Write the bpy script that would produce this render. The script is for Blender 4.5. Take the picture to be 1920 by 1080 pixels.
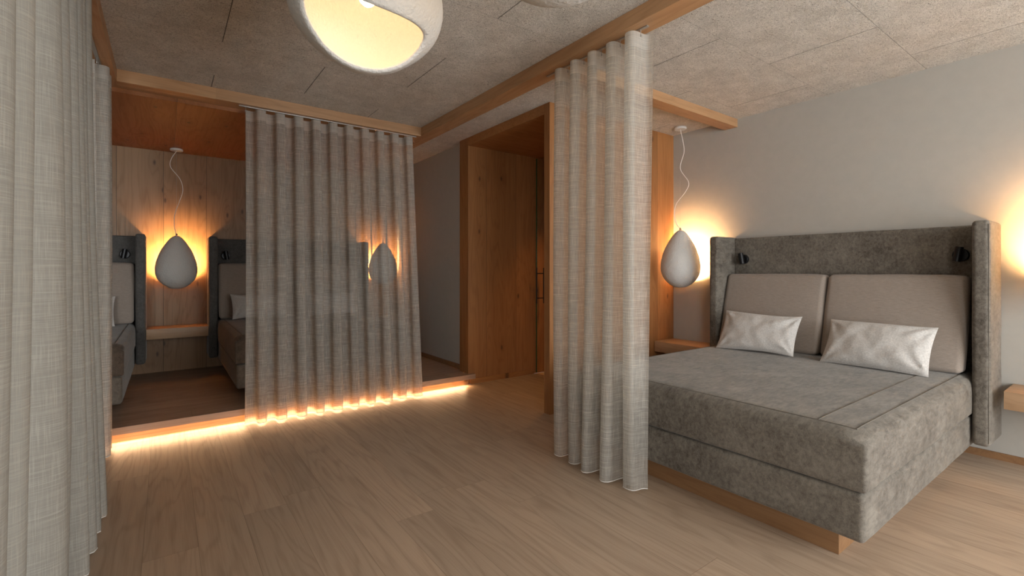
import bpy, bmesh, math, random
from mathutils import Vector, Matrix, noise as mnoise

for o in list(bpy.data.objects):
    bpy.data.objects.remove(o)
scn = bpy.context.scene
C = scn.collection
PI = math.pi

# ------------------------------------------------------------------ camera
VA = math.atan2(0.590, 0.807)          # heading: +X is along the platform edge, +Y along the floor boards
cam_d = bpy.data.cameras.new('camera')
cam = bpy.data.objects.new('camera', cam_d); C.objects.link(cam)
cam.location = (0, 0, 1.2)
cam.rotation_euler = (PI / 2, 0, -VA)
cam_d.sensor_width = 36
cam_d.lens = 36 * 888 / 1920
cam_d.shift_y = -33 / 1920
cam_d.clip_start = 0.02
scn.camera = cam

# ------------------------------------------------------------------ light and exposure
scn.view_settings.view_transform = 'Standard'
scn.view_settings.look = 'None'
scn.view_settings.exposure = 0.75
scn.view_settings.gamma = 1.0
scn.view_settings.use_curve_mapping = False

w = bpy.data.worlds.new('sky'); scn.world = w; w.use_nodes = True
bg = w.node_tree.nodes['Background']
bg.inputs[0].default_value = (0.62, 0.70, 0.80, 1)
bg.inputs[1].default_value = 0.6

def area(name, loc, rot, sx, sy, power, col, spread=180):
    d = bpy.data.lights.new(name, 'AREA'); d.shape = 'RECTANGLE'; d.size = sx; d.size_y = sy
    d.energy = power; d.color = col; d.spread = math.radians(spread)
    o = bpy.data.objects.new(name, d); C.objects.link(o); o.location = loc; o.rotation_euler = rot
    return o
# daylight: the two large windows behind the camera
area('window_daylight', (2.55, -2.42, 1.35), (PI / 2, 0, 0), 3.0, 2.0, 104, (0.93, 0.97, 1.0))
area('window_daylight_left', (-1.6, -2.42, 1.35), (PI / 2, 0, 0), 1.4, 2.0, 62, (0.93, 0.97, 1.0))
WARM = (1.0, 0.57, 0.25)
# light strip under the platform edge
area('platform_led_light', (1.05, 4.264, 0.057), (math.radians(-26), 0, 0), 2.95, 0.010, 7, (1.0, 0.60, 0.31), 140)
# point light for the bulbs inside the lamps
def point(name, loc, power, col, r=0.03, parent=None):
    d = bpy.data.lights.new(name, 'POINT'); d.energy = power; d.color = col; d.shadow_soft_size = r
    o = bpy.data.objects.new(name, d); C.objects.link(o); o.location = loc
    if parent: o.parent = parent
    return o

# ------------------------------------------------------------------ object helpers
def obj(name, bm, mat, parent=None, smooth=True):
    me = bpy.data.meshes.new(name)
    bmesh.ops.recalc_face_normals(bm, faces=bm.faces)
    bm.to_mesh(me); bm.free()
    me.materials.append(mat)
    if smooth:
        for p in me.polygons: p.use_smooth = True
        try: me.set_sharp_from_angle(angle=math.radians(38))
        except Exception: pass
    o = bpy.data.objects.new(name, me); C.objects.link(o)
    if parent: o.parent = parent
    return o

def tag(o, label, cat, group=None):
    o['label'] = label; o['category'] = cat
    if group: o['group'] = group
    return o

def thing(name, label, cat, loc=(0, 0, 0), rotz=0, group=None):
    o = bpy.data.objects.new(name, None); C.objects.link(o)
    o.empty_display_size = 0.05
    o.location = loc; o.rotation_euler = (0, 0, rotz)
    return tag(o, label, cat, group)

def struct(name, bm, mat, smooth=False):
    o = obj(name, bm, mat, None, smooth); o['kind'] = 'structure'; return o

def copy_tree(o, parent=None):
    c = o.copy(); C.objects.link(c); c.parent = parent
    for ch in list(o.children): copy_tree(ch, c)
    return c

def B(): return bmesh.new()

def box(bm, x0, x1, y0, y1, z0, z1, bev=0.0):
    vs = [bm.verts.new(p) for p in ((x0,y0,z0),(x1,y0,z0),(x1,y1,z0),(x0,y1,z0),(x0,y0,z1),(x1,y0,z1),(x1,y1,z1),(x0,y1,z1))]
    fs = [bm.faces.new([vs[i] for i in f]) for f in ((3,2,1,0),(4,5,6,7),(0,1,5,4),(1,2,6,5),(2,3,7,6),(3,0,4,7))]
    if bev:
        es = set(e for f in fs for e in f.edges)
        bmesh.ops.bevel(bm, geom=list(es), offset=bev, segments=2, affect='EDGES', profile=0.6)
    return bm

def bx(*a, bev=0.0): return box(B(), *a, bev=bev)

def cyl(bm, p0, p1, r0, r1=None, n=20, cap=True):
    if r1 is None: r1 = r0
    p0 = Vector(p0); p1 = Vector(p1); d = (p1 - p0).normalized()
    a = d.orthogonal().normalized(); b = d.cross(a)
    ra = []; rb = []
    for i in range(n):
        t = 2 * PI * i / n; v = a * math.cos(t) + b * math.sin(t)
        ra.append(bm.verts.new(p0 + v * r0)); rb.append(bm.verts.new(p1 + v * r1))
    for i in range(n):
        j = (i + 1) % n; bm.faces.new((ra[i], ra[j], rb[j], rb[i]))
    if cap: bm.faces.new(ra[::-1]); bm.faces.new(rb)
    return bm

def lathe(bm, prof, n=40):
    rings = []
    for r, z in prof:
        if r < 1e-5: rings.append([bm.verts.new((0, 0, z))])
        else: rings.append([bm.verts.new((r * math.cos(2*PI*i/n), r * math.sin(2*PI*i/n), z)) for i in range(n)])
    for a, b in zip(rings, rings[1:]):
        for i in range(n):
            j = (i + 1) % n
            if len(a) == 1 and len(b) == 1: continue
            if len(a) == 1: bm.faces.new((a[0], b[i], b[j]))
            elif len(b) == 1: bm.faces.new((a[i], a[j], b[0]))
            else: bm.faces.new((a[i], a[j], b[j], b[i]))
    return bm

def catmull(pts, k=8):
    P = [Vector(p) for p in pts]; P = [P[0]*2 - P[1]] + P + [P[-1]*2 - P[-2]]
    out = []
    for i in range(1, len(P) - 2):
        for s in range(k):
            t = s / k
            out.append(0.5 * ((2*P[i]) + (P[i+1]-P[i-1])*t + (2*P[i-1]-5*P[i]+4*P[i+1]-P[i+2])*t*t + (3*P[i]-P[i-1]-3*P[i+1]+P[i+2])*t**3))
    out.append(P[-2]); return out

def tube(bm, pts, r, n=8):
    pts = [Vector(p) for p in pts]
    d = (pts[1] - pts[0]).normalized(); a = d.orthogonal().normalized(); prev = None; first = None
    for i, p in enumerate(pts):
        d = (pts[min(i+1, len(pts)-1)] - pts[max(i-1, 0)]).normalized()
        a = (a - d * a.dot(d)).normalized(); b = d.cross(a)
        ring = [bm.verts.new(p + (a*math.cos(2*PI*k/n) + b*math.sin(2*PI*k/n))*r) for k in range(n)]
        if prev:
            for k in range(n): bm.faces.new((prev[k], prev[(k+1)%n], ring[(k+1)%n], ring[k]))
        else: first = ring
        prev = ring
    bm.faces.new(first[::-1]); bm.faces.new(prev)
    return bm

def soft_box(bm, x0, x1, y0, y1, z0, z1, r, puff=(0, 0, 0), m=(10, 10, 6), k=5, wob=0.0, seed=0, xf=None):
    """rounded upholstery block: fine rings of vertices around every edge, gently crowned faces"""
    h = Vector(((x1-x0)/2, (y1-y0)/2, (z1-z0)/2)); c = Vector(((x0+x1)/2, (y0+y1)/2, (z0+z1)/2))
    ax = []
    for i in range(3):
        rr = min(r, h[i]*0.98)
        e = [-h[i] + rr*(1-math.cos(PI/2*j/k)) if False else -h[i] + rr*j/k for j in range(k)]
        inn = [-h[i]+rr + (2*h[i]-2*rr)*j/m[i] for j in range(m[i]+1)]
        ax.append(e + inn + [-v for v in reversed(e)])
    V = {}
    def vert(i, j, l):
        key = (i, j, l)
        if key in V: return V[key]
        p = Vector((ax[0][i], ax[1][j], ax[2][l]))
        q = Vector([max(-(h[a]-min(r, h[a]*.98)), min(h[a]-min(r, h[a]*.98), p[a])) for a in range(3)])
        d = p - q
        if d.length > 1e-9:
            # map the square shell to a round one
            mx = max(abs(d[a]) for a in range(3))
            d = d.normalized() * r if mx > 0 else d
            for a in range(3):
                lim = min(r, h[a]*.98)
                if abs(d[a]) > lim: d[a] = math.copysign(lim, d[a])
            # keep face interiors flat
            p = q + d
        n = [p[a]/h[a] for a in range(3)]
        f = lambda t: max(0, 1 - abs(t)**3)
        off = Vector((puff[0]*n[0]*f(n[1])*f(n[2]), puff[1]*n[1]*f(n[0])*f(n[2]), puff[2]*n[2]*f(n[0])*f(n[1])))
        p = p + off
        if wob:
            s = (p + c)*5 + Vector((seed*7.3, seed*3.1, seed))
            p = p + mnoise.noise_vector(s)*wob + mnoise.noise_vector(s*3.1)*wob*0.35
        p = p + c
        if xf: p = xf(p)
        V[key] = bm.verts.new(p); return V[key]
    nx, ny, nz = (len(a)-1 for a in ax)
    for i in range(nx):
        for j in range(ny):
            for l in (0, nz): bm.faces.new((vert(i,j,l), vert(i+1,j,l), vert(i+1,j+1,l), vert(i,j+1,l)))
    for i in range(nx):
        for l in range(nz):
            for j in (0, ny): bm.faces.new((vert(i,j,l), vert(i+1,j,l), vert(i+1,j,l+1), vert(i,j,l+1)))
    for j in range(ny):
        for l in range(nz):
            for i in (0, nx): bm.faces.new((vert(i,j,l), vert(i,j+1,l), vert(i,j+1,l+1), vert(i,j,l+1)))
    return bm

# ------------------------------------------------------------------ material helpers
class NT:
    def __init__(s, name):
        s.m = bpy.data.materials.new(name); s.m.use_nodes = True; s.t = s.m.node_tree
        s.bsdf = s.t.nodes['Principled BSDF']; s.out = s.t.nodes['Material Output']
    def n(s, typ, ins=None, **kw):
        nd = s.t.nodes.new(typ)
        for k, v in kw.items(): setattr(nd, k, v)
        for k, v in (ins or {}).items(): s.set(nd.inputs[k], v)
        return nd
    def set(s, sock, v):
        if isinstance(v, bpy.types.NodeSocket): s.t.links.new(v, sock)
        else: sock.default_value = v
    def math(s, op, a, b=0.0, c=None, clamp=False):
        nd = s.t.nodes.new('ShaderNodeMath'); nd.operation = op; nd.use_clamp = clamp
        s.set(nd.inputs[0], a); s.set(nd.inputs[1], b)
        if c is not None: s.set(nd.inputs[2], c)
        return nd.outputs[0]
    def comb(s, x, y, z): return s.n('ShaderNodeCombineXYZ', {0: x, 1: y, 2: z}).outputs[0]
    def sep(s, v): nd = s.n('ShaderNodeSeparateXYZ', {0: v}); return nd.outputs
    def noise(s, vec, scale=1, detail=3, rough=0.5, dist=0):
        return s.n('ShaderNodeTexNoise', {'Vector': vec, 'Scale': scale, 'Detail': detail, 'Roughness': rough, 'Distortion': dist}).outputs['Fac']
    def ramp(s, fac, stops):
        nd = s.t.nodes.new('ShaderNodeValToRGB'); s.set(nd.inputs[0], fac); cr = nd.color_ramp
        while len(cr.elements) < len(stops): cr.elements.new(0.5)
        for e, (p, c) in zip(cr.elements, stops):
            e.position = p; e.color = (*c, 1) if len(c) == 3 else c
        return nd.outputs[0]
    def rng(s, v, a, b, c=0, d=1):
        return s.n('ShaderNodeMapRange', {0: v, 1: a, 2: b, 3: c, 4: d}).outputs[0]
    def mix(s, f, a, b, bt='MIX'):
        nd = s.n('ShaderNodeMix', data_type='RGBA', blend_type=bt)
        s.set(nd.inputs[0], f); s.set(nd.inputs[6], a if isinstance(a, bpy.types.NodeSocket) else (*a, 1)); s.set(nd.inputs[7], b if isinstance(b, bpy.types.NodeSocket) else (*b, 1))
        return nd.outputs[2]
    def bump(s, h, strength=0.3, dist=0.002):
        return s.n('ShaderNodeBump', {'Height': h, 'Strength': strength, 'Distance': dist}).outputs[0]
    def coord(s): return s.n('ShaderNodeTexCoord').outputs['Object']

def plain(name, col, rough=0.5, metal=0.0, emit=None, estr=0):
    k = NT(name); k.bsdf.inputs['Base Color'].default_value = (*col, 1)
    k.bsdf.inputs['Roughness'].default_value = rough; k.bsdf.inputs['Metallic'].default_value = metal
    if emit:
        k.bsdf.inputs['Emission Color'].default_value = (*emit, 1); k.bsdf.inputs['Emission Strength'].default_value = estr
    return k.m

def wood(name, L, W, pw, pl, light, dark, w0=0.0, gapmix=0.75, knot=0.5, gap=0.0016, rough=0.5, vary=0.12, gapcol=(0.03, 0.018, 0.01), contrast=1.0, knotcol=(0.06, 0.028, 0.012)):
    """boards: L grain axis, W across axis, pw/pl board width and length"""
    k = NT(name); s = k.sep(k.coord()); ax = {'x': 0, 'y': 1, 'z': 2}
    T = ({'x', 'y', 'z'} - {L, W}).pop()
    l, wd, t = s[ax[L]], s[ax[W]], s[ax[T]]
    wq = k.math('DIVIDE', k.math('SUBTRACT', wd, w0), pw); row = k.math('FLOOR', wq)
    rr = k.n('ShaderNodeTexWhiteNoise', {'W': row}, noise_dimensions='1D').outputs['Value']
    lq = k.math('ADD', k.math('DIVIDE', l, pl), k.math('MULTIPLY', rr, 5.37)); col = k.math('FLOOR', lq)
    cell = k.n('ShaderNodeTexWhiteNoise', {'Vector': k.comb(row, col, 0.5)}, noise_dimensions='3D')
    cr = cell.outputs['Value']; off = k.math('MULTIPLY', cr, 43.0)
    lo, wo = k.math('ADD', l, off), k.math('ADD', wd, k.math('MULTIPLY', off, 1.7))
    # knots
    vor = k.n('ShaderNodeTexVoronoi', {'Vector': k.comb(k.math('MULTIPLY', lo, 1.5), k.math('MULTIPLY', wo, 3.6), 0), 'Scale': 1.0, 'Randomness': 1.0}, voronoi_dimensions='2D')
    vd = vor.outputs['Distance']; vc = k.sep(vor.outputs['Color'])[0]
    gate = k.math('GREATER_THAN', vc, 1 - knot)
    kn = k.math('MULTIPLY', k.rng(vd, 0.02, 0.055, 1, 0), gate)
    halo = k.math('MULTIPLY', k.rng(vd, 0.0, 0.30, 1, 0), gate)
    # cathedral grain: contours of a stretched smooth field
    f = k.noise(k.comb(k.math('MULTIPLY', lo, 0.50), k.math('MULTIPLY', wo, 4.6), k.math('MULTIPLY', t, 4.6)), 1, 3, 0.42, 0.25)
    f = k.math('ADD', f, k.math('MULTIPLY', halo, 0.10))
    ring = k.math('SINE', k.math('MULTIPLY', f, 95.0))
    ring = k.rng(ring, -1, 1, 0, 1)
    ring = k.math('POWER', ring, 3.0)
    fib = k.noise(k.comb(k.math('MULTIPLY', lo, 4.0), k.math('MULTIPLY', wo, 170.0), k.math('MULTIPLY', t, 170.0)), 1, 3, 0.6)
    strk = k.noise(k.comb(k.math('MULTIPLY', lo, 1.0), k.math('MULTIPLY', wo, 22.0), k.math('MULTIPLY', t, 22.0)), 1, 3, 0.6, 0.3)
    g = k.math('ADD', k.math('MULTIPLY', ring, 0.30*contrast), k.math('ADD', k.math('MULTIPLY', k.math('SUBTRACT', fib, 0.5), 0.9*contrast), k.math('MULTIPLY', k.math('SUBTRACT', strk, 0.42), 1.1*contrast)), clamp=True)
    colr = k.mix(g, light, dark)
    colr = k.mix(1.0, colr, k.mix(cr, (1-vary,)*3, (1+vary, 1+vary*0.9, 1+vary*0.8)), 'MULTIPLY')
    colr = k.mix(k.math('MULTIPLY', halo, 0.35), colr, dark)
    colr = k.mix(k.math('MULTIPLY', kn, 0.72), colr, knotcol)
    def edge(q, size, gp):
        fr = k.math('FRACT', q); dd = k.math('MINIMUM', fr, k.math('SUBTRACT', 1.0, fr))
        return k.rng(k.math('MULTIPLY', dd, size), gp*0.4, gp, 1, 0)
    e = k.math('MAXIMUM', edge(wq, pw, gap), edge(lq, pl, gap))
    colr = k.mix(k.math('MULTIPLY', e, gapmix), colr, gapcol)
    k.set(k.bsdf.inputs['Base Color'], colr)
    k.set(k.bsdf.inputs['Roughness'], k.rng(g, 0, 1, rough-0.05, rough+0.12))
    h = k.math('SUBTRACT', k.math('MULTIPLY', g, -0.25), e)
    k.set(k.bsdf.inputs['Normal'], k.bump(h, 0.35, 0.0012))
    return k.m

def velvet(name, light, dark, scale=9.0):
    k = NT(name); v = k.coord()
    a = k.noise(v, scale, 9, 0.72, 0.4)
    b = k.noise(v, scale*0.3, 3, 0.5)
    s = k.sep(v)
    th = k.noise(k.comb(k.math('MULTIPLY', s[0], 420), k.math('MULTIPLY', s[1], 420), k.math('MULTIPLY', s[2], 260)), 1, 2, 0.6)
    fib = k.noise(k.comb(k.math('MULTIPLY', s[0], 55), k.math('MULTIPLY', s[1], 14), k.math('MULTIPLY', s[2], 40)), 1, 4, 0.65, 0.5)
    fine = k.noise(v, 70, 4, 0.65, 0.3)
    f = k.math('ADD', k.math('ADD', k.math('MULTIPLY', a, 0.55), k.math('MULTIPLY', fine, 0.22)), k.math('MULTIPLY', b, 0.40))
    f = k.math('ADD', f, k.math('MULTIPLY', k.math('SUBTRACT', fib, 0.5), 0.6))
    f = k.rng(f, 0.36, 0.80, 0, 1)
    f = k.math('ADD', f, k.math('MULTIPLY', k.math('SUBTRACT', th, 0.5), 0.9), clamp=True)
    k.set(k.bsdf.inputs['Base Color'], k.mix(f, dark, light))
    k.bsdf.inputs['Roughness'].default_value = 0.85
    k.bsdf.inputs['Sheen Weight'].default_value = 0.22
    k.bsdf.inputs['Sheen Roughness'].default_value = 0.4
    k.bsdf.inputs['Sheen Tint'].default_value = (0.95, 0.92, 0.86, 1)
    k.set(k.bsdf.inputs['Normal'], k.bump(k.math('ADD', th, k.math('MULTIPLY', a, 0.7)), 0.45, 0.001))
    return k.m

def weave(name, light, dark, sx=(30, 300, 600)):
    k = NT(name); s = k.sep(k.coord())
    a = k.noise(k.comb(k.math('MULTIPLY', s[0], sx[0]), k.math('MULTIPLY', s[1], sx[1]), k.math('MULTIPLY', s[2], sx[2])), 1, 3, 0.6)
    b = k.noise(k.coord(), 500, 2, 0.6)
    f = k.rng(k.math('ADD', k.math('MULTIPLY', a, 0.6), k.math('MULTIPLY', b, 0.4)), 0.35, 0.65, 0, 1)
    k.set(k.bsdf.inputs['Base Color'], k.mix(f, dark, light))
    k.bsdf.inputs['Roughness'].default_value = 0.9
    k.bsdf.inputs['Sheen Weight'].default_value = 0.15
    k.set(k.bsdf.inputs['Normal'], k.bump(f, 0.3, 0.0008))
    return k.m

def linen(name, col, opacity, trans=0.45, slub=0.22):
    k = NT(name)
    uv = k.n('ShaderNodeUVMap').outputs[0]; s = k.sep(uv)
    warp = k.noise(k.comb(k.math('MULTIPLY', s[0], 420), k.math('MULTIPLY', s[1], 9), 0), 1, 2, 0.6)
    weft = k.noise(k.comb(k.math('MULTIPLY', s[0], 9), k.math('MULTIPLY', s[1], 420), 3.3), 1, 2, 0.6)
    wa = k.math('POWER', k.rng(warp, 0.42, 0.78, 0, 1), 1.6); we = k.math('POWER', k.rng(weft, 0.42, 0.78, 0, 1), 1.6)
    thr = k.math('ADD', wa, we)
    bandw = k.noise(k.comb(k.math('MULTIPLY', s[0], 60), k.math('MULTIPLY', s[1], 1.5), 0), 1, 2, 0.6)
    bandf = k.noise(k.comb(k.math('MULTIPLY', s[0], 1.5), k.math('MULTIPLY', s[1], 90), 7), 1, 2, 0.6)
    cl = k.math('ADD', k.math('MULTIPLY', k.math('ADD', bandw, bandf), 0.15), k.math('MULTIPLY', thr, 0.5), clamp=True)
    colr = k.mix(cl, [c*0.78 for c in col], [min(1, c*1.20) for c in col])
    op = k.math('ADD', opacity - slub*0.5, k.math('MULTIPLY', thr, slub*1.6), clamp=True)
    op = k.math('ADD', op, k.math('MULTIPLY', k.math('SUBTRACT', k.math('ADD', bandw, bandf), 1.0), 0.08), clamp=True)
    dif = k.n('ShaderNodeBsdfDiffuse', {'Color': colr}); trl = k.n('ShaderNodeBsdfTranslucent', {'Color': colr})
    nrm = k.bump(thr, 0.25, 0.0008)
    k.t.links.new(nrm, dif.inputs['Normal'])
    mx = k.n('ShaderNodeMixShader', {0: trans, 1: dif.outputs[0], 2: trl.outputs[0]})
    tr = k.n('ShaderNodeBsdfTransparent')
    fin = k.n('ShaderNodeMixShader', {0: op, 1: tr.outputs[0], 2: mx.outputs[0]})
    k.t.links.new(fin.outputs[0], k.out.inputs[0])
    return k.m

# ---- materials
M = {}
FL, FD = (0.43, 0.315, 0.22), (0.22, 0.145, 0.092)
M['floor'] = wood('oak_floor', 'y', 'x', 0.194, 2.2, FL, FD, w0=0.115, gapmix=0.5, knot=0.015, gap=0.0014, rough=0.46, vary=0.10, gapcol=(0.10, 0.06, 0.035), contrast=0.75)
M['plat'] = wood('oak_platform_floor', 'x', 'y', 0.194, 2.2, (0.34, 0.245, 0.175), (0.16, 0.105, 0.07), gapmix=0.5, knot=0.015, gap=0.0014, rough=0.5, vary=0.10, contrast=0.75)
WL, WD = (0.48, 0.27, 0.13), (0.28, 0.135, 0.055)
M['oak_x'] = wood('oak_beam_x', 'x', 'z', 0.5, 5.0, WL, WD, knot=0.55, gap=0.0, contrast=0.8)
M['oak_y'] = wood('oak_beam_y', 'y', 'z', 0.5, 3.63, WL, WD, knot=0.55, gap=0.0012, contrast=0.8)
M['panel_xz'] = wood('oak_wall_boards', 'z', 'x', 0.39, 90.0, (0.30, 0.165, 0.072), (0.16, 0.078, 0.030), w0=-0.02, knot=0.5, gap=0.0030, contrast=0.9)
M['portal_xz'] = wood('oak_portal_boards', 'z', 'x', 0.40, 90.0, (0.36, 0.155, 0.05), (0.21, 0.075, 0.019), knot=0.5, gap=0.0024, contrast=0.9)
M['portal_soffit'] = wood('oak_portal_soffit', 'x', 'y', 0.6, 9.0, (0.40, 0.17, 0.05), (0.23, 0.08, 0.02), knot=0.6, gap=0.0, contrast=0.8)
M['alcove_ceiling'] = wood('oak_alcove_ceiling', 'y', 'x', 0.62, 90.0, (0.27, 0.095, 0.023), (0.15, 0.045, 0.009), w0=0.07, knot=0.85, gap=0.0020, contrast=0.8)
M['oak_local'] = wood('oak_furniture', 'x', 'z', 0.6, 9.0, (0.46, 0.29, 0.165), (0.29, 0.165, 0.08), knot=0.3, gap=0.0, contrast=0.8)
M['oak_plinth'] = wood('oak_plinth', 'x', 'z', 0.6, 9.0, (0.24, 0.125, 0.055), (0.14, 0.065, 0.026), knot=0.5, gap=0.0, contrast=0.8)  # shade under the bed is mixed into this oak; baseboards reuse it
M['velvet'] = velvet('grey_chenille', (0.215, 0.187, 0.150), (0.050, 0.038, 0.027), 9)
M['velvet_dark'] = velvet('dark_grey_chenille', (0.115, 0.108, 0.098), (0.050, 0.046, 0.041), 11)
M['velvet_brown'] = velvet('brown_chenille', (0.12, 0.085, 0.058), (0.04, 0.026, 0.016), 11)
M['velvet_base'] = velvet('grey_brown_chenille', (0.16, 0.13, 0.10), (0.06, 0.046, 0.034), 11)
M['cushion'] = weave('taupe_weave', (0.37, 0.305, 0.25), (0.23, 0.185, 0.15))
M['pillow'] = weave('pale_linen_weave', (0.64, 0.605, 0.56), (0.43, 0.395, 0.36), (120, 120, 120))
M['linen'] = linen('sheer_linen', (0.70, 0.655, 0.58), 0.62, 0.5)
M['linen_head'] = linen('sheer_linen_double', (0.70, 0.66, 0.59), 0.88, 0.5, slub=0.12)
M['linen_dense'] = linen('linen_curtain', (0.44, 0.41, 0.355), 0.95, 0.2, slub=0.14)
M['linen_dense_head'] = linen('linen_curtain_double', (0.44, 0.41, 0.355), 0.98, 0.15, slub=0.06)
M['hem'] = plain('pale_hem_thread', (0.72, 0.68, 0.62), 0.8)
M['black'] = plain('black_metal', (0.012, 0.012, 0.013), 0.35, 0.4)
M['alu'] = plain('satin_aluminium', (0.42, 0.40, 0.37), 0.4, 0.8)
M['white'] = plain('white_enamel', (0.78, 0.75, 0.70), 0.45)
M['cord'] = plain('white_textile_cord', (0.80, 0.77, 0.72), 0.8)
M['seam'] = plain('seam_piping', (0.14, 0.12, 0.095), 0.9)
M['dark'] = plain('dark_gap', (0.02, 0.018, 0.016), 0.8)
M['bulb'] = plain('frosted_bulb', (1, 0.9, 0.75), 0.4, emit=(1.0, 0.66, 0.32), estr=30)
M['led'] = plain('led_strip_cover', (1, 0.9, 0.8), 0.4, emit=(1.0, 0.62, 0.32), estr=1.5)

def plaster(name, col, sc=90, st=0.6, dist=0.006):
    k = NT(name); a = k.noise(k.coord(), sc, 4, 0.6, 0.2)
    k.set(k.bsdf.inputs['Base Color'], k.mix(a, [c*0.93 for c in col], [min(1, c*1.05) for c in col]))
    k.bsdf.inputs['Roughness'].default_value = 0.85
    k.set(k.bsdf.inputs['Normal'], k.bump(a, st, dist)); return k.m
M['shade'] = plaster('rough_white_plaster', (0.66, 0.635, 0.59), 75, 0.8, 0.009)
M['wall'] = plaster('smooth_grey_plaster', (0.43, 0.40, 0.35), 14, 0.06, 0.002)
M['wall_white'] = plaster('white_plaster', (0.40, 0.38, 0.35), 14, 0.06, 0.002)

def glass():
    k = NT('clear_glass')
    tr = k.n('ShaderNodeBsdfTransparent', {'Color': (0.93, 0.97, 0.94, 1)}); gl = k.n('ShaderNodeBsdfGlossy', {'Color': (1, 1, 1, 1), 'Roughness': 0.02})
    fr = k.n('ShaderNodeLayerWeight', {'Blend': 0.5})
    fc = k.math('ADD', 0.05, k.math('MULTIPLY', k.math('POWER', fr.outputs['Facing'], 5.0), 0.6))
    mx = k.n('ShaderNodeMixShader', {0: fc, 1: tr.outputs[0], 2: gl.outputs[0]})
    k.t.links.new(mx.outputs[0], k.out.inputs[0])
    return k.m
M['glass'] = glass()
M['glass_edge'] = plain('green_glass_edge', (0.03, 0.12, 0.05), 0.2)

def ceiling_mat():
    k = NT('wood_wool_board'); v = k.coord(); s = k.sep(v)
    x, y = s[0], s[1]
    a = k.n('ShaderNodeTexVoronoi', {'Vector': k.comb(k.math('MULTIPLY', x, 130), k.math('MULTIPLY', y, 130), 0), 'Scale': 1.0}).outputs['Distance']
    b = k.noise(k.comb(k.math('MULTIPLY', x, 95), k.math('MULTIPLY', y, 150), 0), 1, 3, 0.65, 2.2)
    c = k.noise(v, 9, 3, 0.5)
    c2 = k.noise(v, 45, 3, 0.6)
    pit = k.rng(b, 0.36, 0.47, 1, 0)
    f = k.math('ADD', k.math('MULTIPLY', b, 0.8), k.math('MULTIPLY', c, 0.25))
    col = k.mix(k.rng(f, 0.36, 0.68, 0, 1), (0.44, 0.405, 0.345), (0.84, 0.79, 0.71))
    col = k.mix(k.math('MULTIPLY', pit, k.rng(c2, 0.35, 0.6, 0.35, 0.9)), col, (0.12, 0.095, 0.07))
    # board joints
    rq = k.math('DIVIDE', k.math('SUBTRACT', y, 0.958), 0.608); row = k.math('FLOOR', rq)
    par = k.math('ABSOLUTE', k.math('MODULO', row, 2.0))
    cq = k.math('DIVIDE', k.math('SUBTRACT', k.math('SUBTRACT', x, 0.885), k.math('MULTIPLY', par, 0.605)), 1.21)
    def edge(q, size, g):
        fr = k.math('FRACT', q); d = k.math('MULTIPLY', k.math('MINIMUM', fr, k.math('SUBTRACT', 1.0, fr)), size)
        return k.rng(d, g*0.5, g, 1, 0)
    e = k.math('MAXIMUM', k.math('MULTIPLY', edge(rq, 0.608, 0.0020), 0.5), edge(cq, 1.21, 0.0030))
    col = k.mix(k.math('MULTIPLY', e, 0.8), col, (0.05, 0.04, 0.03))
    k.set(k.bsdf.inputs['Base Color'], col); k.bsdf.inputs['Roughness'].default_value = 0.95
    h = k.math('SUBTRACT', k.math('ADD', b, k.math('MULTIPLY', a, 0.6)), k.math('MULTIPLY', e, 1.5))
    k.set(k.bsdf.inputs['Normal'], k.bump(h, 0.8, 0.005)); return k.m
M['ceiling'] = ceiling_mat()

# ------------------------------------------------------------------ the room
CZ = 2.6          # ceiling
BZ = 2.515        # underside of the beams
PZ = 0.11         # platform top
XR = 4.27         # right wall
YB = 6.34         # alcove back wall
XL, YN = -3.1, -2.5
struct('floor', bx(XL, XR, YN, 4.30, -0.1, 0), M['floor'])
struct('ceiling', bx(XL, XR, YN, YB, CZ, CZ + 0.1), M['ceiling'])
struct('wall_right', bx(XR, XR + 0.15, YN, YB, -0.1, CZ + 0.1), M['wall'])
struct('wall_left', bx(XL - 0.15, XL, YN, YB, -0.1, CZ + 0.1), M['wall_white'])
struct('wall_back', bx(XL, 2.635, YB, YB + 0.15, -0.1, CZ + 0.1), M['panel_xz'])
struct('wall_hall', bx(2.635, 2.735, 4.48, YB, 0, CZ), M['wall'])
# wall behind the camera with two tall windows
b = B()
box(b, XL, -2.3, YN - 0.15, YN, -0.1, CZ + 0.1); box(b, -0.9, 1.05, YN - 0.15, YN, -0.1, CZ + 0.1); box(b, 4.05, XR, YN - 0.15, YN, -0.1, CZ + 0.1)
for x0, x1 in ((-2.3, -0.9), (1.05, 4.05)):
    box(b, x0, x1, YN - 0.15, YN, -0.1, 0.35); box(b, x0, x1, YN - 0.15, YN, 2.35, CZ + 0.1)
struct('wall_near', b, M['wall_white'])
for i, (x0, x1) in enumerate(((-2.3, -0.9), (1.05, 4.05))):
    b = B(); fr = 0.05
    box(b, x0, x1, YN - 0.11, YN - 0.05, 0.35, 0.35 + fr); box(b, x0, x1, YN - 0.11, YN - 0.05, 2.35 - fr, 2.35)
    box(b, x0, x0 + fr, YN - 0.11, YN - 0.05, 0.35 + fr, 2.35 - fr); box(b, x1 - fr, x1, YN - 0.11, YN - 0.05, 0.35 + fr, 2.35 - fr)
    struct('window_%d' % (i + 1), b, M['oak_x'])
# platform
struct('platform_floor', bx(XL, 2.635, 4.255, YB, 0.06, PZ), M['plat'])
struct('platform_riser', bx(XL, 2.573, 4.30, 4.33, 0, 0.06), M['oak_x'])
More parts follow.
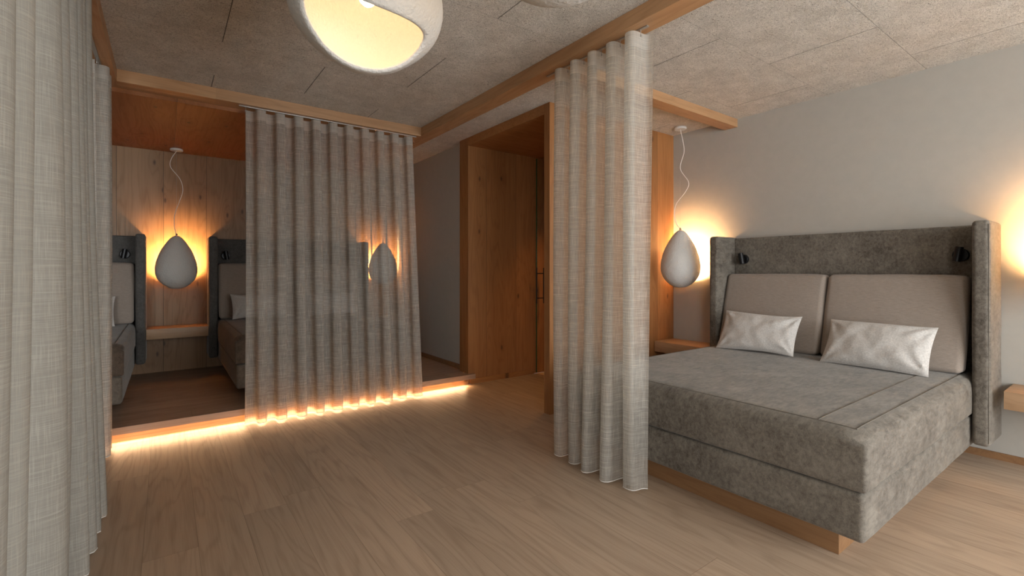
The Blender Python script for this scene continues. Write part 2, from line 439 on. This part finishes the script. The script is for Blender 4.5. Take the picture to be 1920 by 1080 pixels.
# portal of oak boards around the doorway
b = B(); box(b, 2.573, XR, 4.302, 4.48, 0, BZ); box(b, 2.573, 2.635, 4.302, 4.48, BZ, CZ)
struct('trim_1', b, M['portal_xz'])
struct('trim_2', bx(2.573, XR, 2.99, 3.06, 0, CZ), M['portal_xz'])
struct('trim_3', bx(2.573, XR, 3.06, 4.302, BZ, CZ), M['portal_soffit'])
struct('baseboard_portal', bx(2.60, 3.46, 4.292, 4.302, 0, 0.055), M['portal_soffit'])
struct('baseboard_right', bx(XR - 0.014, XR, YN, 2.99, 0, 0.045), M['oak_plinth'])
struct('baseboard_hall', bx(2.621, 2.635, 4.48, YB, PZ, PZ + 0.05), M['oak_plinth'])
# beams
struct('ceiling_beam', bx(2.02, 2.155, YN, YB, BZ, CZ, bev=0.002), M['oak_y'])
struct('ceiling_beam', bx(-0.275, 2.02, 4.272, 4.43, BZ, CZ, bev=0.002), M['oak_x'])
struct('ceiling_beam', bx(-0.43, -0.275, YN, 4.43, BZ, CZ, bev=0.002), M['oak_y'])
struct('ceiling_beam', bx(2.155, XR, 2.305, 2.43, BZ + 0.01, CZ, bev=0.002), M['oak_x'])
struct('alcove_ceiling', bx(XL, 2.02, 4.43, YB, 2.485, 2.56), M['alcove_ceiling'])

# glass door at the back of the portal
dr = bpy.data.objects.new('door_1', None); C.objects.link(dr); dr.location = (3.49, 4.285, 0); dr['kind'] = 'structure'
obj('glass_panel', bx(-0.005, 0.005, -0.80, 0.0, 0.012, 2.50), M['glass'], dr, False)
obj('glass_edge', bx(-0.006, 0.006, 0.0, 0.006, 0.012, 2.50), M['glass_edge'], dr, False)
b = B()
for sx in (-1, 1):
    cyl(b, (sx*0.052, -0.065, 0.82), (sx*0.052, -0.065, 1.23), 0.007)
for z in (0.88, 1.165): cyl(b, (-0.052, -0.065, z), (0.052, -0.065, z), 0.0055)
h = obj('door_handle', b, M['black'], dr)

# added lamp, unseen behind the glass door, to warm the portal floor
def fill_spot(loc, power, label):
    t = thing('added_fill_spot', label, 'light', loc)
    obj('trim_ring', lathe(B(), [(0.030, -0.001), (0.040, -0.001), (0.042, -0.004), (0.030, -0.005)], 28), M['black'], t)
    obj('lens', lathe(B(), [(0, -0.0015), (0.029, -0.0015), (0.029, -0.003), (0, -0.003)], 28), M['led'], t)
    d = bpy.data.lights.new('fill_spot_beam', 'SPOT'); d.energy = power; d.color = (1, 0.46, 0.14); d.spot_size = math.radians(78); d.spot_blend = 1.0; d.shadow_soft_size = 0.04
    o = bpy.data.objects.new('fill_spot_beam', d); C.objects.link(o); o.parent = t; o.location = (0, 0, -0.02)
    return t
fill_spot((3.62, 3.66, BZ), 55, 'added small round fill lamp in oak soffit, unseen behind the glass door')

# light strip under the platform lip
tag(obj('led_light_strip', bx(-0.43, 2.53, 4.274, 4.284, 0.0575, 0.0598), M['led'], None, False), 'warm glowing light strip under the front edge of the sleeping platform', 'light strip')

# curtain tracks
def track(x0, x1, y0, y1, label):
    return tag(obj('curtain_track', bx(x0, x1, y0, y1, BZ - 0.006, BZ, bev=0.001), M['alu'], None, False), label, 'curtain rail')
track(0.47, 1.99, 4.315, 4.335, 'slim metal curtain rail under the oak beam above the platform edge')
track(2.078, 2.098, 1.62, 2.45, 'slim metal curtain rail under the long oak beam in the middle of the room')
track(-0.352, -0.332, -0.2, 4.15, 'slim metal curtain rail under the beam above the curtains at the left')

# ------------------------------------------------------------------ curtains
def curtain(name, label, base, rotz, length, n, amp_top, amp_bot, mat, head, ztop=2.495, zbot=0.012, lean=0.0, seed=0, group=None, flare=0.0, om=0.012, phase=0.0, warp=1.0, soft=0.0):
    """local x runs along the rail, local y is the fold depth, origin on the floor under the start of the rail"""
    rnd = random.Random(seed)
    t = thing(name, label, 'curtain', base, rotz, group)
    ja = [rnd.uniform(-1, 1) for _ in range(n*2 + 4)]; jp = [rnd.uniform(-1, 1) for _ in range(n*2 + 4)]; jb = [rnd.uniform(-1, 1) for _ in range(n*2 + 4)]
    def lerp_list(A, u):
        f = u * n * 2; i = int(f); fr = f - i; fr = fr*fr*(3-2*fr)
        return A[i]*(1-fr) + A[i+1]*fr
    NU = n*26; pts_cache = {}
    def P(u, z):
        d = (ztop - z) / (ztop - zbot)          # 0 at the top, 1 at the hem
        dd = min(1, d*1.3)
        ph = 2*PI*n*(u**warp) + phase + 0.35*lerp_list(jp, u)*d + 0.12*math.sin(3*d + 5*u + seed)
        A = (amp_top*(1-dd) + amp_bot*dd) * (1 - soft*max(0, 1 - u/0.30)) * (1 + 0.10*lerp_list(ja, u) + 0.38*lerp_list(jb, u)*d*d)
        x = length*u + (flare*(u-0.5)*2)*d - om*math.sin(2*ph) + 0.010*lerp_list(jp, u)*d*math.sin(2.2*d+1)
        sn = math.sin(ph); y = A*math.copysign(abs(sn)**0.8, sn)
        y += lean*min(1, d*1.05) + 0.006*lerp_list(jb, u)*math.sin(4*d)
        return Vector((x, y, z))
    # arc length for the weave
    arc = [0.0]
    for i in range(NU): arc.append(arc[-1] + (P((i+1)/NU, 1.2) - P(i/NU, 1.2)).length)
    def sheet(name, z0, z1, rows, mat, parent, off=0.0, solid=0.0):
        bm = B(); uvl = bm.loops.layers.uv.new('UVMap'); G = []
        for r in range(rows + 1):
            z = z0 + (z1 - z0)*r/rows
            G.append([bm.verts.new(P(i/NU, z) + Vector((0, off, 0.004*math.sin(9*i/NU*n/3) if r == 0 and z0 == zbot else 0))) for i in range(NU+1)])
        for r in range(rows):
            for i in range(NU):
                f = bm.faces.new((G[r][i], G[r][i+1], G[r+1][i+1], G[r+1][i])); f.smooth = True
                zz = (z0 + (z1-z0)*r/rows, z0 + (z1-z0)*(r+1)/rows)
                for lp, (a, q) in zip(f.loops, ((i, 0), (i+1, 0), (i+1, 1), (i, 1))): lp[uvl].uv = (arc[a], zz[q])
        me = bpy.data.meshes.new(name); bm.to_mesh(me); bm.free(); me.materials.append(mat)
        o = bpy.data.objects.new(name, me); C.objects.link(o); o.parent = parent
        if solid:
            md = o.modifiers.new('thickness', 'SOLIDIFY'); md.thickness = solid; md.offset = 0
        return o
    HB = 0.085
    sheet('fabric_panel', zbot + 0.008, ztop - HB, 44, mat, t)
    sheet('heading_band', ztop - HB, ztop, 4, head, t)
    bm = B(); tube(bm, [P(i/(NU//2), zbot + 0.004) for i in range(NU//2 + 1)], 0.0022, 5)
    obj('hem', bm, M['hem'], t)
    proto = None
    for i in range(n*2 + 1):
        u = max(0, min(1, (i*PI - phase) / (2*PI*n)))**(1/warp)
        p = P(u, ztop)
        if proto is None:
            bm = B(); cyl(bm, (0, 0, -0.018), (0, 0, BZ - 0.006 - ztop), 0.0022, n=8); box(bm, -0.004, 0.004, -0.0025, 0.0025, -0.022, -0.012)
            proto = obj('glider_hook', bm, M['alu'], t); g = proto
        else:
            g = proto.copy(); C.objects.link(g); g.parent = t
        g.location = (p.x, 0.0, ztop)
    return t

curtain('curtain', 'sheer linen curtain hanging in front of the sleeping platform, glowing light along its hem', (0.515, 4.325, 0), 0, 1.43, 10, 0.045, 0.050, M['linen'], M['linen_head'], lean=-0.165, seed=4, flare=0.015)
curtain('curtain', 'gathered pale linen curtain hanging from the long beam beside the large bed', (2.088, 2.36, 0), -PI/2, 0.73, 5, 0.064, 0.066, M['linen'], M['linen_head'], seed=9, lean=-0.03, om=0.012, phase=PI/2)
curtain('curtain', 'heavy looking linen curtain at the far left edge, the one nearest the viewer', (-0.342, 0.36, 0), PI/2, 1.34, 6, 0.078, 0.074, M['linen_dense'], M['linen_dense_head'], seed=14, lean=0.0, phase=-PI/2)
curtain('curtain', 'linen curtain at the left with its staggered hem just above the floor', (-0.350, 1.79, 0), PI/2, 1.30, 6, 0.066, 0.078, M['linen_dense'], M['linen_dense_head'], seed=21, lean=-0.02, phase=PI/2, warp=1.4, soft=-0.4)
curtain('curtain', 'narrow gathered sheer curtain at the platform corner, half hidden behind a nearer curtain', (-0.342, 3.86, 0), PI/2, 0.30, 2, 0.050, 0.050, M['linen'], M['linen_head'], seed=33, lean=-0.01)

# ------------------------------------------------------------------ lamps
def shell(bm, rad, scale, o, alpha0, thick, center, NA=44, NP=96):
    """hollow plaster form: rad(direction) is the outer radius, opening around axis o with half-angle alpha0(phi)"""
    o = Vector(o).normalized(); up = Vector((0, 0, 1)); u = (up - o*up.dot(o)).normalized(); v = o.cross(u)
    def pt(al, ph, inner):
        d = o*math.cos(al) + (u*math.cos(ph) + v*math.sin(ph))*math.sin(al)
        r = rad(d) - inner
        p = d*r
        return Vector((p.x*scale[0], p.y*scale[1], p.z*scale[2])) + center
    rows = []
    K = 6
    for ring in range(K + 1):                 # rounded rim: inside -> outside
        a = PI*ring/K; rows.append(('rim', a))
    seq = []
    for r in range(NA, 0, -1): seq.append((r/NA, thick, 0))
    for ring in range(K + 1):
        a = PI*ring/K; seq.append((0.0, thick*(0.5+0.5*math.cos(a)), -0.5*thick*math.sin(a)))
    for r in range(1, NA + 1): seq.append((r/NA, 0.0, 0))
    G = []
    for (f, inn, ext) in seq:
        line = []
        for i in range(NP):
            ph = 2*PI*i/NP; a0 = alpha0(ph)
            al = a0 + (PI - a0)*f + ext/0.2
            line.append((al, ph, inn))
        G.append(line)
    VV = []
    for gi, line in enumerate(G):
        if gi == 0 or gi == len(G)-1:
            q = bm.verts.new(pt(PI, 0, line[0][2])); VV.append([q]*NP)
        else: VV.append([bm.verts.new(pt(*q)) for q in line])
    for a, b_ in zip(VV, VV[1:]):
        for i in range(NP):
            j = (i+1) % NP; vs = []
            for q in (a[i], a[j], b_[j], b_[i]):
                if q not in vs: vs.append(q)
            if len(vs) >= 3: bm.faces.new(vs)
    return bm

# tear-drop outline of the pendants (half width, height above the bottom)
PROF = [(0.000, 0.0), (0.060, 0.006), (0.115, 0.030), (0.160, 0.063), (0.195, 0.105), (0.214, 0.150), (0.220, 0.205), (0.212, 0.260), (0.196, 0.320), (0.170, 0.380), (0.135, 0.440), (0.092, 0.500), (0.055, 0.542), (0.028, 0.562), (0.0, 0.570)]
PROF = [(r*0.84, z) for r, z in PROF]
CH = 0.235
polar = sorted((math.atan2(r, z - CH), math.hypot(r, z - CH)) for r, z in PROF)
def egg_r(d):
    a = math.atan2(math.hypot(d.x, d.y), d.z)
    if a <= polar[0][0]: return polar[0][1]
    for (a0, r0), (a1, r1) in zip(polar, polar[1:]):
        if a <= a1:
            t = (a-a0)/max(1e-9, a1-a0); return r0 + (r1-r0)*t
    return polar[-1][1]
def egg_smooth(d):
    a = math.atan2(math.hypot(d.x, d.y), d.z); h = math.atan2(d.y, d.x)
    s = 0
    for k in (-2, -1, 0, 1, 2):
        aa = min(PI, abs(a + k*0.045)); s += egg_r(Vector((math.sin(aa), 0, math.cos(aa))))
    lump = 0.0025*mnoise.noise(d*3.2) + 0.0009*mnoise.noise(d*16)
    return s/5 + lump

def pendant(label, loc, rotz, z_top, cord, power, group=None):
    """origin on the ceiling under the canopy; local +y faces the wall"""
    t = thing('pendant_lamp', label, 'lamp', loc, rotz, group)
    obj('canopy', lathe(B(), [(0, -0.001), (0.055, -0.001), (0.058, -0.004), (0.058, -0.018), (0.054, -0.023), (0, -0.023)], 40), M['white'], t)
    zt = z_top - loc[2]                       # top of the shade, local
    L = -zt - 0.023
    pts = [(x, 0.0 + 0.004*math.sin(i*2.1), -0.023 - L*f) for i, (x, f) in enumerate(cord)]
    obj('cord', tube(B(), catmull(pts, 8), 0.0032, 7), M['cord'], t)
    obj('suspension_wire', tube(B(), [(0, 0, -0.022), (0, 0, zt + 0.004)], 0.0007, 5), M['alu'], t)
    sh = obj('shade', shell(B(), egg_smooth, (1, 0.99, 1), (0, 1, 0.28), lambda ph: math.radians(55), 0.014, Vector((0, 0, zt - 0.570 + CH))), M['shade'], t)
    obj('cord_grip', lathe(B(), [(0, 0.014), (0.006, 0.014), (0.010, 0.002), (0.012, -0.006), (0, -0.006)], 20), M['alu'], sh).location = (0, 0, zt)
    bz = zt - 0.570 + 0.25
    bl = obj('bulb', lathe(B(), [(0, 0.025), (0.014, 0.020), (0.022, 0.010), (0.025, 0), (0.022, -0.012), (0.010, -0.022), (0, -0.025)], 24), M['bulb'], t)
    bl.location = (0, -0.005, bz)
    point('pendant_light', (0, 0.032, bz), power, WARM, 0.03, t)
    return t

ac = [(0, 0), (-0.045, 0.10), (-0.050, 0.20), (0.030, 0.33), (0.055, 0.46), (0.025, 0.60), (-0.012, 0.74), (-0.020, 0.86), (-0.010, 0.96), (0, 1)]
rc = [(0, 0), (0.030, 0.14), (0.042, 0.24), (0.0, 0.39), (0.088, 0.54), (0.060, 0.63), (-0.045, 0.74), (-0.068, 0.85), (-0.040, 0.94), (0, 1)]
pendant('grey teardrop pendant lamp glowing on the boards between the two alcove beds', (0.092, 6.138, 2.485), 0, 1.575, ac, 42)
pendant('teardrop pendant lamp seen through the sheer curtain, beyond the headboard', (2.347, 6.138, CZ), 0, 1.575, [(-x, f) for x, f in ac], 46)
pendant('rough plaster teardrop pendant lamp hanging left of the large bed', (4.066, 2.77, CZ), -PI/2, 1.602, rc, 44)
pendant('teardrop pendant lamp at the right of the large bed, mostly out of view', (4.066, 0.23, CZ), -PI/2, 1.602, rc, 44)

def big_rad(d):
    # rounded, slightly triangular pebble
    a = math.atan2(d.z, math.hypot(d.x, d.y))
    r = 0.297 + 0.010*math.cos(2*a) - 0.013*math.exp(-((a + 0.78)/0.42)**2) + 0.006*math.cos(a)**2*math.sin(3*math.atan2(d.y, d.x) + 1)
    return r + 0.004*mnoise.noise(d*2.5) + 0.0012*mnoise.noise(d*14)
def ceiling_lamp(label, loc, opening, power, roll, a=53, bb=36):
    t = thing('ceiling_lamp', label, 'lamp', loc, 0, 'large plaster ceiling lamps')
    A, Bq = math.radians(a), math.radians(bb)
    def al(ph):
        p = ph + roll
        bq = Bq if math.cos(p) < 0 else Bq*0.58
        return 1/math.sqrt((math.sin(p)/A)**2 + (math.cos(p)/bq)**2)
    cz = -0.302
    obj('shade', shell(B(), big_rad, (1, 1, 0.96), opening, al, 0.022, Vector((0, 0, cz)), NA=56, NP=128), M['shade'], t)
    bl = obj('bulb', lathe(B(), [(0, 0.035), (0.02, 0.029), (0.031, 0.014), (0.035, 0), (0.031, -0.016), (0.016, -0.030), (0, -0.035)], 28), M['bulb'], t)
    bl.location = (0, 0.0, cz + 0.02)
    point('ceiling_lamp_light', (0.0, 0.0, cz - 0.02), power, (1.0, 0.85, 0.70), 0.04, t)
    return t
ceiling_lamp('large rounded plaster ceiling lamp, warm light shining from its wide opening', (0.67, 1.92, CZ), (-0.20, -0.58, -0.79), 0.42, math.radians(14), 58, 44)
ceiling_lamp('second plaster ceiling lamp, only its underside showing at the top edge of the photo', (0.944, 1.062, CZ), (0.3, 0.8, -0.1), 1.5, 0)

# ------------------------------------------------------------------ beds
def bed(label, loc, rotz, W=1.783, length=2.06, top=1.50, group=None, dark=False):
    """origin on the floor at the middle of the headboard's wall side; local +y is the wall, feet towards -y"""
    t = thing('upholstered_bed', label, 'bed', loc, rotz, group)
    hw = W/2; iw = hw - 0.080; mw = iw - 0.012
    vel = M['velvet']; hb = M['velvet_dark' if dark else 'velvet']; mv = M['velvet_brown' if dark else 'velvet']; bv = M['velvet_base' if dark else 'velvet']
    obj('plinth', bx(-iw + 0.13, iw - 0.13, -length + 0.088, -0.12, 0, 0.12, bev=0.002), M['oak_plinth'], t)
    obj('bed_base', soft_box(B(), -mw, mw, -length, -0.075, 0.12, 0.321, 0.022, (0.004, 0.004, 0), (16, 20, 4), 4, 0.0018, 3), bv, t)
    def drop(x, y):
        dx = max(0, 1 - (mw + 0.010 - abs(x))/0.085); dy = max(0, 1 - (y + length + 0.006)/0.095)
        return 0.050*(1 - math.sqrt(max(0, 1 - min(1, dx*dx + dy*dy)))) * 0.95 - 0.006*max(0, 1-abs(x/mw)**3)*max(0, 1-abs((y+length/2)/(length/2))**3)
    def crown(p):
        f = max(0, min(1, (p.z - 0.40)/0.12)); p.z -= drop(p.x, p.y)*f; return p
    mt = obj('mattress', soft_box(B(), -mw - 0.010, mw + 0.010, -length - 0.006, -0.075, 0.325, 0.560, 0.016, (0.006, 0.006, 0.0), (52, 60, 8), 4, 0.0022, 5, crown), mv, t)
    b = B()
    e = 0.060
    def zt(x, y): return 0.5610 - drop(x, y)
    tube(b, [(x, -length + e, zt(x, -length + e) - 0.0012) for x in [(-mw + 0.05) + (2*mw - 0.10)*i/30 for i in range(31)]], 0.0022, 5)
    for sx in (-1, 1):
        xs = sx*(mw - 0.045)
        tube(b, [(xs, y, zt(xs, y) - 0.0005) for y in [-length + e + (length - 0.14 - e)*i/30 for i in range(31)]], 0.0022, 5)
    xs = mw - 0.185
    tube(b, [(xs, y, zt(xs, y) - 0.0003) for y in [-length + e + (length - 0.5)*i/30 for i in range(31)]], 0.0022, 5)
    obj('seam', b, M['seam'], mt)
    obj('headboard_panel', soft_box(B(), -iw - 0.005, iw + 0.005, -0.070, -0.001, 0.16, top - 0.008, 0.016, (0, 0.004, 0), (16, 3, 14), 4, 0.0015, 6), hb, t)
    for sx in (-1, 1):
        x0, x1 = sorted((sx*iw, sx*hw))
        wg = obj('headboard_wing', soft_box(B(), x0, x1, -0.350, -0.001, 0.152, top, 0.022, (0.002, 0.004, 0.002), (5, 8, 24), 5, 0.0022, 8 + sx), hb, t)
        b = B(); xo = sx*(hw - 0.006)
        tube(b, [(xo, -0.3465, 0.175 + (top - 0.20)*i/20) for i in range(21)], 0.0016, 5)
        obj('seam', b, M['seam'], wg)
        lamp_x = sx*(iw - 0.095)
        b = lathe(B(), [(0, 0), (0.040, 0), (0.042, 0.004), (0.042, 0.022), (0.038, 0.028), (0, 0.028)], 28)
        bmesh.ops.rotate(b, verts=b.verts, cent=(0, 0, 0), matrix=Matrix.Rotation(PI/2, 3, 'X'))
        rl = obj('reading_lamp', b, M['black'], t); rl.location = (lamp_x, -0.074, top - 0.20)
        b = B(); cyl(b, (0, -0.028, 0), (0, -0.052, 0), 0.010, n=14)
        cyl(b, (sx*-0.012, -0.064, -0.042), (sx*0.004, -0.064, 0.052), 0.021, n=22)
        obj('lamp_head', b, M['black'], rl)
    return t

gb = 'upholstered beds on the sleeping platform'
bed('large grey upholstered bed with high winged headboard against the plain wall', (XR - 0.006, 1.4805, 0), -PI/2)
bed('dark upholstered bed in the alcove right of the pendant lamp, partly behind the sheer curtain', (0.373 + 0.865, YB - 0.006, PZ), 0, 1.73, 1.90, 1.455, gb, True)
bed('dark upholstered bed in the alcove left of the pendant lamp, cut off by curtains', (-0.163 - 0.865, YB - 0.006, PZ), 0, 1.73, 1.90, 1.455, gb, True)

def back_cushion(label, base, rotz, Wc, group):
    """stands on the mattress: origin at its front bottom middle; leans back to +y"""
    t = thing('back_cushion', label, 'cushion', base, rotz, group)
    sh = 0.26
    def xf(p):
        z = p.z; q = p.copy(); q.y += z*sh; q.z = z*0.985; return q
    cu = obj('cover', soft_box(B(), -Wc/2, Wc/2, 0, 0.115, 0.004, 0.612, 0.030, (0.008, 0.012, 0.008), (14, 3, 12), 5, 0.0035, int(Wc*100) % 7 + 1, xf), M['cushion'], t)
    return t
def lumbar(label, base, rotz, Wp, Hp, T, tilt, seed, group):
    """lumbar pillow: origin at its bottom middle, face towards -y, leaning back by tilt"""
    rnd = random.Random(seed)
    t = thing('lumbar_pillow', label, 'pillow', base, rotz, group)
    bm = B(); NU, NV = 44, 28; fr = []; bk = []
    for side, G in ((1, fr), (-1, bk)):
        for j in range(NV+1):
            row = []
            for i in range(NU+1):
                if side == -1 and (i in (0, NU) or j in (0, NV)): row.append(fr[j][i]); continue
                u = -1 + 2*i/NU; v = -1 + 2*j/NV
                th = T/2*(max(0, 1-abs(u)**2.6))**0.62*(max(0, 1-abs(v)**2.4))**0.62
                px = u*Wp/2*(1 - 0.045*(1-v*v)*abs(u)**3); pz = v*Hp/2*(1 - 0.085*(1-u*u)*abs(v)**3)
                # creases running from the corners
                cr = 0
                for cx, cz in ((-1, -1), (1, -1), (-1, 1), (1, 1)):
                    dx, dz = (u-cx)*Wp/2, (v-cz)*Hp/2; rr = math.hypot(dx, dz); an = math.atan2(dz, dx)
                    cr += math.exp(-(rr/0.14)**2)*math.sin(an*9 + seed + cx*2 + cz)*0.010*min(1, rr/0.03)
                nz = mnoise.noise(Vector((u*3.1 + seed, v*2.0, side*2)))*0.008 + mnoise.noise(Vector((u*7, v*4 + seed, side)))*0.003
                edge = min(1, (1-abs(u))*6)*min(1, (1-abs(v))*4)
                y = -side*(th + (cr + nz)*edge)
                p = Vector((px, y, pz + Hp/2))
                # bottom slumps and widens
                p.z += 0.010*math.sin(u*2.2 + seed)*v*0.6
                ca, sa = math.cos(tilt), math.sin(tilt)
                p = Vector((p.x, p.y*ca + p.z*sa, -p.y*sa + p.z*ca))
                row.append(bm.verts.new(p))
            G.append(row)
    zmin = min(v.co.z for v in bm.verts)
    for v in bm.verts: v.co.z -= zmin
    for G, flip in ((fr, 0), (bk, 1)):
        for j in range(NV):
            for i in range(NU):
                q = (G[j][i], G[j][i+1], G[j+1][i+1], G[j+1][i]); bm.faces.new(q[::-1] if flip else q)
    cv = obj('cover', bm, M['pillow'], t)
    return t
ZM = 0.566
cg = 'back cushions on the large bed'; pg = 'lumbar pillows on the large bed'
back_cushion('taupe back cushion leaning at the left half of the large bed headboard', (3.898, 1.893, ZM - 0.004), -PI/2, 0.775, cg)
back_cushion('taupe back cushion leaning at the right half of the large bed headboard', (3.898, 1.098, ZM - 0.004), -PI/2, 0.775, cg)
lumbar('pale lumbar pillow on the large bed, against the left taupe cushion', (3.66, 1.860, ZM), -PI/2 + 0.03, 0.585, 0.335, 0.13, math.radians(30), 3, pg)
lumbar('pale lumbar pillow on the large bed, against the right taupe cushion', (3.665, 1.105, ZM), -PI/2 - 0.07, 0.595, 0.335, 0.14, math.radians(30), 8, pg)
cg = 'back cushions on the alcove beds'; pg = 'lumbar pillows on the alcove beds'
for x, lb, on in ((0.8400, 'dim grey back cushion at the left half of the alcove bed beside the sheer curtain', 1), (1.6340, 'back cushion wholly behind the sheer curtain, on the alcove bed', 1), (-0.632, 'dim grey back cushion on the alcove bed at the left', 1)):
    back_cushion(lb, (x, YB - 0.372, PZ + ZM - 0.004), 0, 0.745, cg)
lumbar('small pale pillow leaning on the alcove bed beside the sheer curtain', (0.84, YB - 0.57, PZ + ZM), 0.05, 0.55, 0.30, 0.12, math.radians(28), 12, pg)
lumbar('pillow wholly behind the sheer curtain on the alcove bed', (1.60, YB - 0.57, PZ + ZM), -0.05, 0.55, 0.30, 0.12, math.radians(28), 15, pg)
lumbar('small pale pillow on the left alcove bed, only its corner showing', (-0.66, YB - 0.57, PZ + ZM), 0.04, 0.55, 0.30, 0.12, math.radians(28), 18, pg)

# ------------------------------------------------------------------ floating bedside shelves
def shelf(label, loc, rotz, x0, x1, depth):
    t = thing('bedside_shelf', label, 'shelf', loc, rotz, 'floating oak bedside shelves')
    obj('shelf_board', bx(x0, x1, -depth, -0.001, -0.104, 0.0, bev=0.0015), M['oak_local'], t)
    return t
shelf('floating oak bedside shelf between the large bed and the oak partition', (XR, 2.68, 0.494), -PI/2, -0.305, 0.300, 0.32)
shelf('floating oak bedside shelf at the right edge beyond the large bed', (XR, 0.27, 0.494), -PI/2, -0.268, 0.30, 0.32)
shelf('floating oak bedside shelf below the pendant lamp between the alcove beds', (0.105, YB, 0.604), 0, -0.264, 0.264, 0.32)
shelf('floating oak bedside shelf behind the sheer curtain under the far pendant lamp', (2.37, YB, 0.604), 0, -0.262, 0.26, 0.32)
